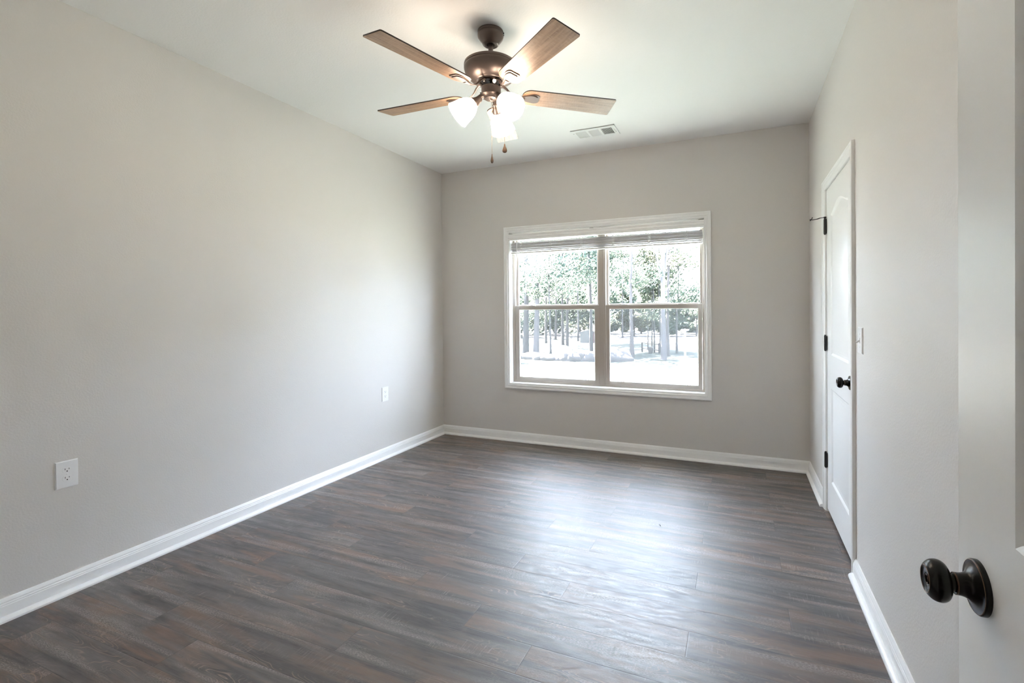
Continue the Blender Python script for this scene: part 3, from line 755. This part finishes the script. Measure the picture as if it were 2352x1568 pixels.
def gpt(u, v):
    """ground point the photograph shows at pixel (u, v)"""
    d = F + RR*((u-1176-89.1)/1067.54) - UU*((v-784+65.0)/1067.54)
    t = (GZ-CAM.z)/d.z
    return CAM + d*t
def at_depth(u, v, dist):
    d = F + RR*((u-1176-89.1)/1067.54) - UU*((v-784+65.0)/1067.54)
    return CAM + d*(dist/d.length)

def leaves_mesh(name, blobs, size, mat, parent, rng):
    """blobs: (cx, cy, cz, rx, ry, rz, n)"""
    V, Fc = [], []
    for cx, cy, cz, rx, ry, rz, n in blobs:
        for _ in range(n):
            while True:
                a, b2, c = rng.uniform(-1, 1), rng.uniform(-1, 1), rng.uniform(-1, 1)
                q = a*a+b2*b2+c*c
                if q <= 1 and q > rng.random()*0.8: break
            p = Vector((cx+a*rx, cy+b2*ry, cz+c*rz))
            s = size*rng.uniform(0.5, 1.25)
            n1 = Vector((rng.gauss(0, 1), rng.gauss(0, 1), rng.gauss(0, 1))).normalized()
            t1 = n1.orthogonal().normalized(); t2 = n1.cross(t1)
            i = len(V)
            V += [p - t1*s, p + t2*s*0.55 + n1*s*0.15, p + t1*s, p - t2*s*0.55 + n1*s*0.15]
            Fc.append((i, i+1, i+2, i+3))
    me = bpy.data.meshes.new(name); me.from_pydata([tuple(v) for v in V], [], Fc); me.materials.append(mat)
    o = bpy.data.objects.new(name, me); C.objects.link(o); o.parent = parent
    return o

LEAFN, LEAFS = 3.8, 0.45
TREES = 'trees on the lawn outside the window'
def tree(name, u, v, wpx, label, bark, leaf, height=13.0, lean=(0, 0), crown=None, nleaf=1600, fork=None, group=TREES, seed=1, leafsize=0.16, low=0.25, base=None):
    rng = random.Random(seed); r = wpx
    if base is None: base = gpt(u, v); dist = (base-CAM).dot(F); r = wpx*dist/1067.54/2
    e = empty(name, base); tag(e, label, 'tree', group)
    bm = bmesh.new(); n = 9; pts = []; rads = []
    for i in range(n):
        t = i/(n-1); wob = 0.02*height*math.sin(t*5+seed)*t
        pts.append((lean[0]*t*height+wob, lean[1]*t*height+wob*0.5, t*height-0.05)); rads.append(max(0.02, r*(1.35 if i == 0 else 1.0)*(1-0.72*t)))
    tube(bm, pts, rads, 10)
    tips = []
    nb = 9
    for k in range(nb):
        t = low + (0.92-low)*rng.random()**1.6; p = Vector(pts[0]).lerp(Vector(pts[-1]), t); i = min(n-2, int(t*(n-1))); p = Vector(pts[i]).lerp(Vector(pts[i+1]), t*(n-1)-i)
        a = rng.uniform(0, 2*PI); ln = (crown or height*0.25)*rng.uniform(0.6, 1.1)*(1.05-0.5*t)
        q = p + Vector((math.cos(a)*ln, math.sin(a)*ln, ln*rng.uniform(0.15, 0.6))); mid = (p+q)/2 + Vector((0, 0, -0.06*ln))
        tube(bm, [p, mid, q], [r*0.28*(1-0.6*t)+0.01, r*0.18+0.006, 0.006], 6); tips.append(q); tips.append(mid)
    if fork:
        for (t0, dx, dz, rf) in fork:
            i = min(n-2, int(t0*(n-1))); p = Vector(pts[i]).lerp(Vector(pts[i+1]), t0*(n-1)-i)
            q = p + Vector((dx*math.cos(yaw), dx*math.sin(yaw), dz)); mid = p.lerp(q, 0.5) + Vector((0.08*dx, 0, 0))
            tube(bm, [p, mid, q], [r*rf, r*rf*0.8, r*rf*0.5], 8); tips.append(q)
    link('trunk', bm, bark, e, smooth=60)
    cr_ = crown or height*0.25
    blobs = []
    for q in tips:
        rr = cr_*rng.uniform(0.2, 0.4); blobs.append((q.x, q.y, q.z, rr, rr, rr*0.7, max(8, int(nleaf*LEAFN)//len(tips))))
    leaves_mesh('foliage', blobs, leafsize*LEAFS, leaf, e, rng)
    return e

D_, P_, B_ = M_bark_dark, M_bark_pale, M_bark_mid
tree('oak_tree', 1207, 810, 13, 'thick dark trunk, leftmost tree seen in left lower pane', D_, M_leaf2, 12, (0.005, 0), 2.6, 2300, seed=1, low=0.2)
tree('pine_tree', 1231, 815, 11.5, 'pale straight trunk leaning right, beside the thick dark trunk', P_, M_leaf, 15, (0.022, 0), 2.0, 500, seed=2, low=0.6)
tree('young_tree', 1265, 818, 4.5, 'slender young tree just behind the border rocks', D_, M_leaf, 7, (0.004, 0), 1.5, 1500, seed=3, leafsize=0.10)
tree('oak_tree', 1293, 792, 6, 'left of two close brown trunks in left lower pane', B_, M_leaf, 12, (0.012, 0), 3.0, 1700, seed=4)
tree('oak_tree', 1303, 793, 6, 'right of two close brown trunks in left lower pane', B_, M_leaf3, 12, (0.02, 0), 3.0, 1700, seed=5)
tree('oak_tree', 1254, 788, 5, 'dark trunk in shade beyond the drive near left pane edge', D_, M_leaf, 11, (-0.005, 0), 2.8, 1700, seed=6)
tree('oak_tree', 1276, 780, 5, 'reddish trunk far back in left lower pane', B_, M_leaf3, 12, (0, 0), 3.5, 1800, seed=7, leafsize=0.2)
tree('oak_tree', 1328, 783, 4, 'thin pale leaning trunk left of the shed', P_, M_leaf3, 13, (-0.012, 0), 2.2, 900, seed=8, low=0.5)
tree('oak_tree', 1358, 806, 7.5, 'dark trunk with side branches against the shed', D_, M_leaf2, 12, (0.006, 0), 2.4, 2000, seed=9)
tree('oak_tree', 1452, 822, 9, 'leafy tree beside the mossy boulder in right pane', B_, M_leaf, 7.5, (0.004, 0), 1.5, 1700, seed=10, leafsize=0.09, low=0.2)
tree('pine_tree', 1525, 826, 11, 'tall pale forked trunk at middle of right pane', P_, M_leaf3, 13, (0.004, 0), 2.2, 1300, fork=((0.17, 1.35, 2.3, 0.3), (0.19, -0.45, 2.8, 0.5), (0.2, 0.35, 3.2, 0.5)), seed=11, low=0.45)
tree('oak_tree', 1534, 817, 7, 'grey trunk directly behind the pale forked tree', B_, M_leaf3, 11, (-0.004, 0), 1.5, 350, seed=12, low=0.3)
tree('sapling', 1488, 803, 2.6, 'leftmost thin sapling behind the rail fence', B_, M_leaf, 8, (-0.012, 0), 1.1, 380, seed=13)
tree('sapling', 1497, 808, 3, 'thin dark sapling rising beside the barrel', D_, M_leaf, 9, (-0.002, 0), 1.1, 380, seed=14)
tree('sapling', 1503, 809, 3.5, 'straight dark sapling just right of the barrel', D_, M_leaf, 9, (0.003, 0), 1.1, 380, seed=15)
tree('sapling', 1517, 809, 3, 'thin dark sapling at right end of rail fence', D_, M_leaf3, 9, (0.003, 0), 1.1, 350, seed=16)
tree('oak_tree', 1555, 810, 5, 'small forked oak left of the white post', D_, M_leaf, 4.2, (0.004, 0), 1.6, 1200, seed=17, low=0.3, leafsize=0.11)
tree('pine_tree', 1430, 776, 3.5, 'far pale trunk before the dark woods in right pane', P_, M_leaf, 12, (0, 0), 2.4, 900, seed=18, low=0.5)

# woods in the distance, one thing per tree
rng = random.Random(40)
names = ['dark bushy tree in the far woods behind the drive', 'green tree in the far woods behind the drive', 'pale yellow-green tree in the far woods behind the drive']
k = 0
for u in range(1165, 1640, 24):
    kind = [0, 1, 2, 1, 0][k % 5]; v = 772 - (k % 3)*5
    right = u > 1400
    h = rng.uniform(2.4, 3.6) if right else rng.uniform(3.5, 7)
    if u > 1560: h = rng.uniform(2.0, 2.8)
    t = tree('woodland_tree', u+rng.uniform(-5, 5), v, 4, names[kind], [D_, B_, B_][kind], [M_leaf2, M_leaf, M_leaf3][kind], h, (0, 0), rng.uniform(1.1, 1.5) if right else rng.uniform(2.2, 3.0), 900, seed=60+k, group='far woodland trees of the %s kind' % ['dark bushy', 'green', 'pale yellow-green'][kind], leafsize=0.27, low=0.1)
    k += 1

for k, (x, y) in enumerate(((14, 15), (18, 21), (13, 26), (22, 14), (24, 20), (19, 9), (20, 28), (26, 10), (-26, 18), (-30, 24), (-24, 28), (-22, 12), (-29, 11), (-9.5, 9.0), (-10.5, 12.5), (-9.0, 6.0), (4.5, 19), (7, 22), (9.5, 18), (12, 22), (6, 27), (10, 29), (15, 31))):  # out-of-view trees added to cut side skylight, shade the lawn, extend the woods
    tree_at = Vector((x, y, GZ)); j = k % 3
    tree('woodland_tree', None, None, 0.16, 'tall unseen woodland tree added at the side of the yard', [D_, B_, P_][j], [M_leaf2, M_leaf, M_leaf3][j], 11+j, (0, 0), 3.2, 900, seed=120+k, group='unseen side yard trees added for shade', leafsize=0.3, low=0.1, base=tree_at)

# stone border, each stone a thing; a mossy boulder; shed, fence, barrel, post
def rock(name, u, v, wx, hz, label, group=None, seed=0, sq=0.7):
    rng = random.Random(seed); p = gpt(u, v); bm = bmesh.new(); bmesh.ops.create_icosphere(bm, subdivisions=3, radius=0.5)
    off = [Vector((rng.gauss(0, 1), rng.gauss(0, 1), rng.gauss(0, 1))).normalized() for _ in range(9)]
    for q in bm.verts:
        d = q.co.normalized(); k2 = 1 - sum(max(0, d.dot(o)-0.72)*0.7 for o in off)
        q.co = Vector((d.x*wx*0.5*k2, d.y*wx*0.5*sq*k2, max(-0.15*hz, d.z*hz*0.6*k2) + hz*0.12))
    o = link(name, bm, M_stone, smooth=35, loc=p, rot=(0, 0, yaw+rng.uniform(-.3, .3))); tag(o, label, 'rock', group); return o
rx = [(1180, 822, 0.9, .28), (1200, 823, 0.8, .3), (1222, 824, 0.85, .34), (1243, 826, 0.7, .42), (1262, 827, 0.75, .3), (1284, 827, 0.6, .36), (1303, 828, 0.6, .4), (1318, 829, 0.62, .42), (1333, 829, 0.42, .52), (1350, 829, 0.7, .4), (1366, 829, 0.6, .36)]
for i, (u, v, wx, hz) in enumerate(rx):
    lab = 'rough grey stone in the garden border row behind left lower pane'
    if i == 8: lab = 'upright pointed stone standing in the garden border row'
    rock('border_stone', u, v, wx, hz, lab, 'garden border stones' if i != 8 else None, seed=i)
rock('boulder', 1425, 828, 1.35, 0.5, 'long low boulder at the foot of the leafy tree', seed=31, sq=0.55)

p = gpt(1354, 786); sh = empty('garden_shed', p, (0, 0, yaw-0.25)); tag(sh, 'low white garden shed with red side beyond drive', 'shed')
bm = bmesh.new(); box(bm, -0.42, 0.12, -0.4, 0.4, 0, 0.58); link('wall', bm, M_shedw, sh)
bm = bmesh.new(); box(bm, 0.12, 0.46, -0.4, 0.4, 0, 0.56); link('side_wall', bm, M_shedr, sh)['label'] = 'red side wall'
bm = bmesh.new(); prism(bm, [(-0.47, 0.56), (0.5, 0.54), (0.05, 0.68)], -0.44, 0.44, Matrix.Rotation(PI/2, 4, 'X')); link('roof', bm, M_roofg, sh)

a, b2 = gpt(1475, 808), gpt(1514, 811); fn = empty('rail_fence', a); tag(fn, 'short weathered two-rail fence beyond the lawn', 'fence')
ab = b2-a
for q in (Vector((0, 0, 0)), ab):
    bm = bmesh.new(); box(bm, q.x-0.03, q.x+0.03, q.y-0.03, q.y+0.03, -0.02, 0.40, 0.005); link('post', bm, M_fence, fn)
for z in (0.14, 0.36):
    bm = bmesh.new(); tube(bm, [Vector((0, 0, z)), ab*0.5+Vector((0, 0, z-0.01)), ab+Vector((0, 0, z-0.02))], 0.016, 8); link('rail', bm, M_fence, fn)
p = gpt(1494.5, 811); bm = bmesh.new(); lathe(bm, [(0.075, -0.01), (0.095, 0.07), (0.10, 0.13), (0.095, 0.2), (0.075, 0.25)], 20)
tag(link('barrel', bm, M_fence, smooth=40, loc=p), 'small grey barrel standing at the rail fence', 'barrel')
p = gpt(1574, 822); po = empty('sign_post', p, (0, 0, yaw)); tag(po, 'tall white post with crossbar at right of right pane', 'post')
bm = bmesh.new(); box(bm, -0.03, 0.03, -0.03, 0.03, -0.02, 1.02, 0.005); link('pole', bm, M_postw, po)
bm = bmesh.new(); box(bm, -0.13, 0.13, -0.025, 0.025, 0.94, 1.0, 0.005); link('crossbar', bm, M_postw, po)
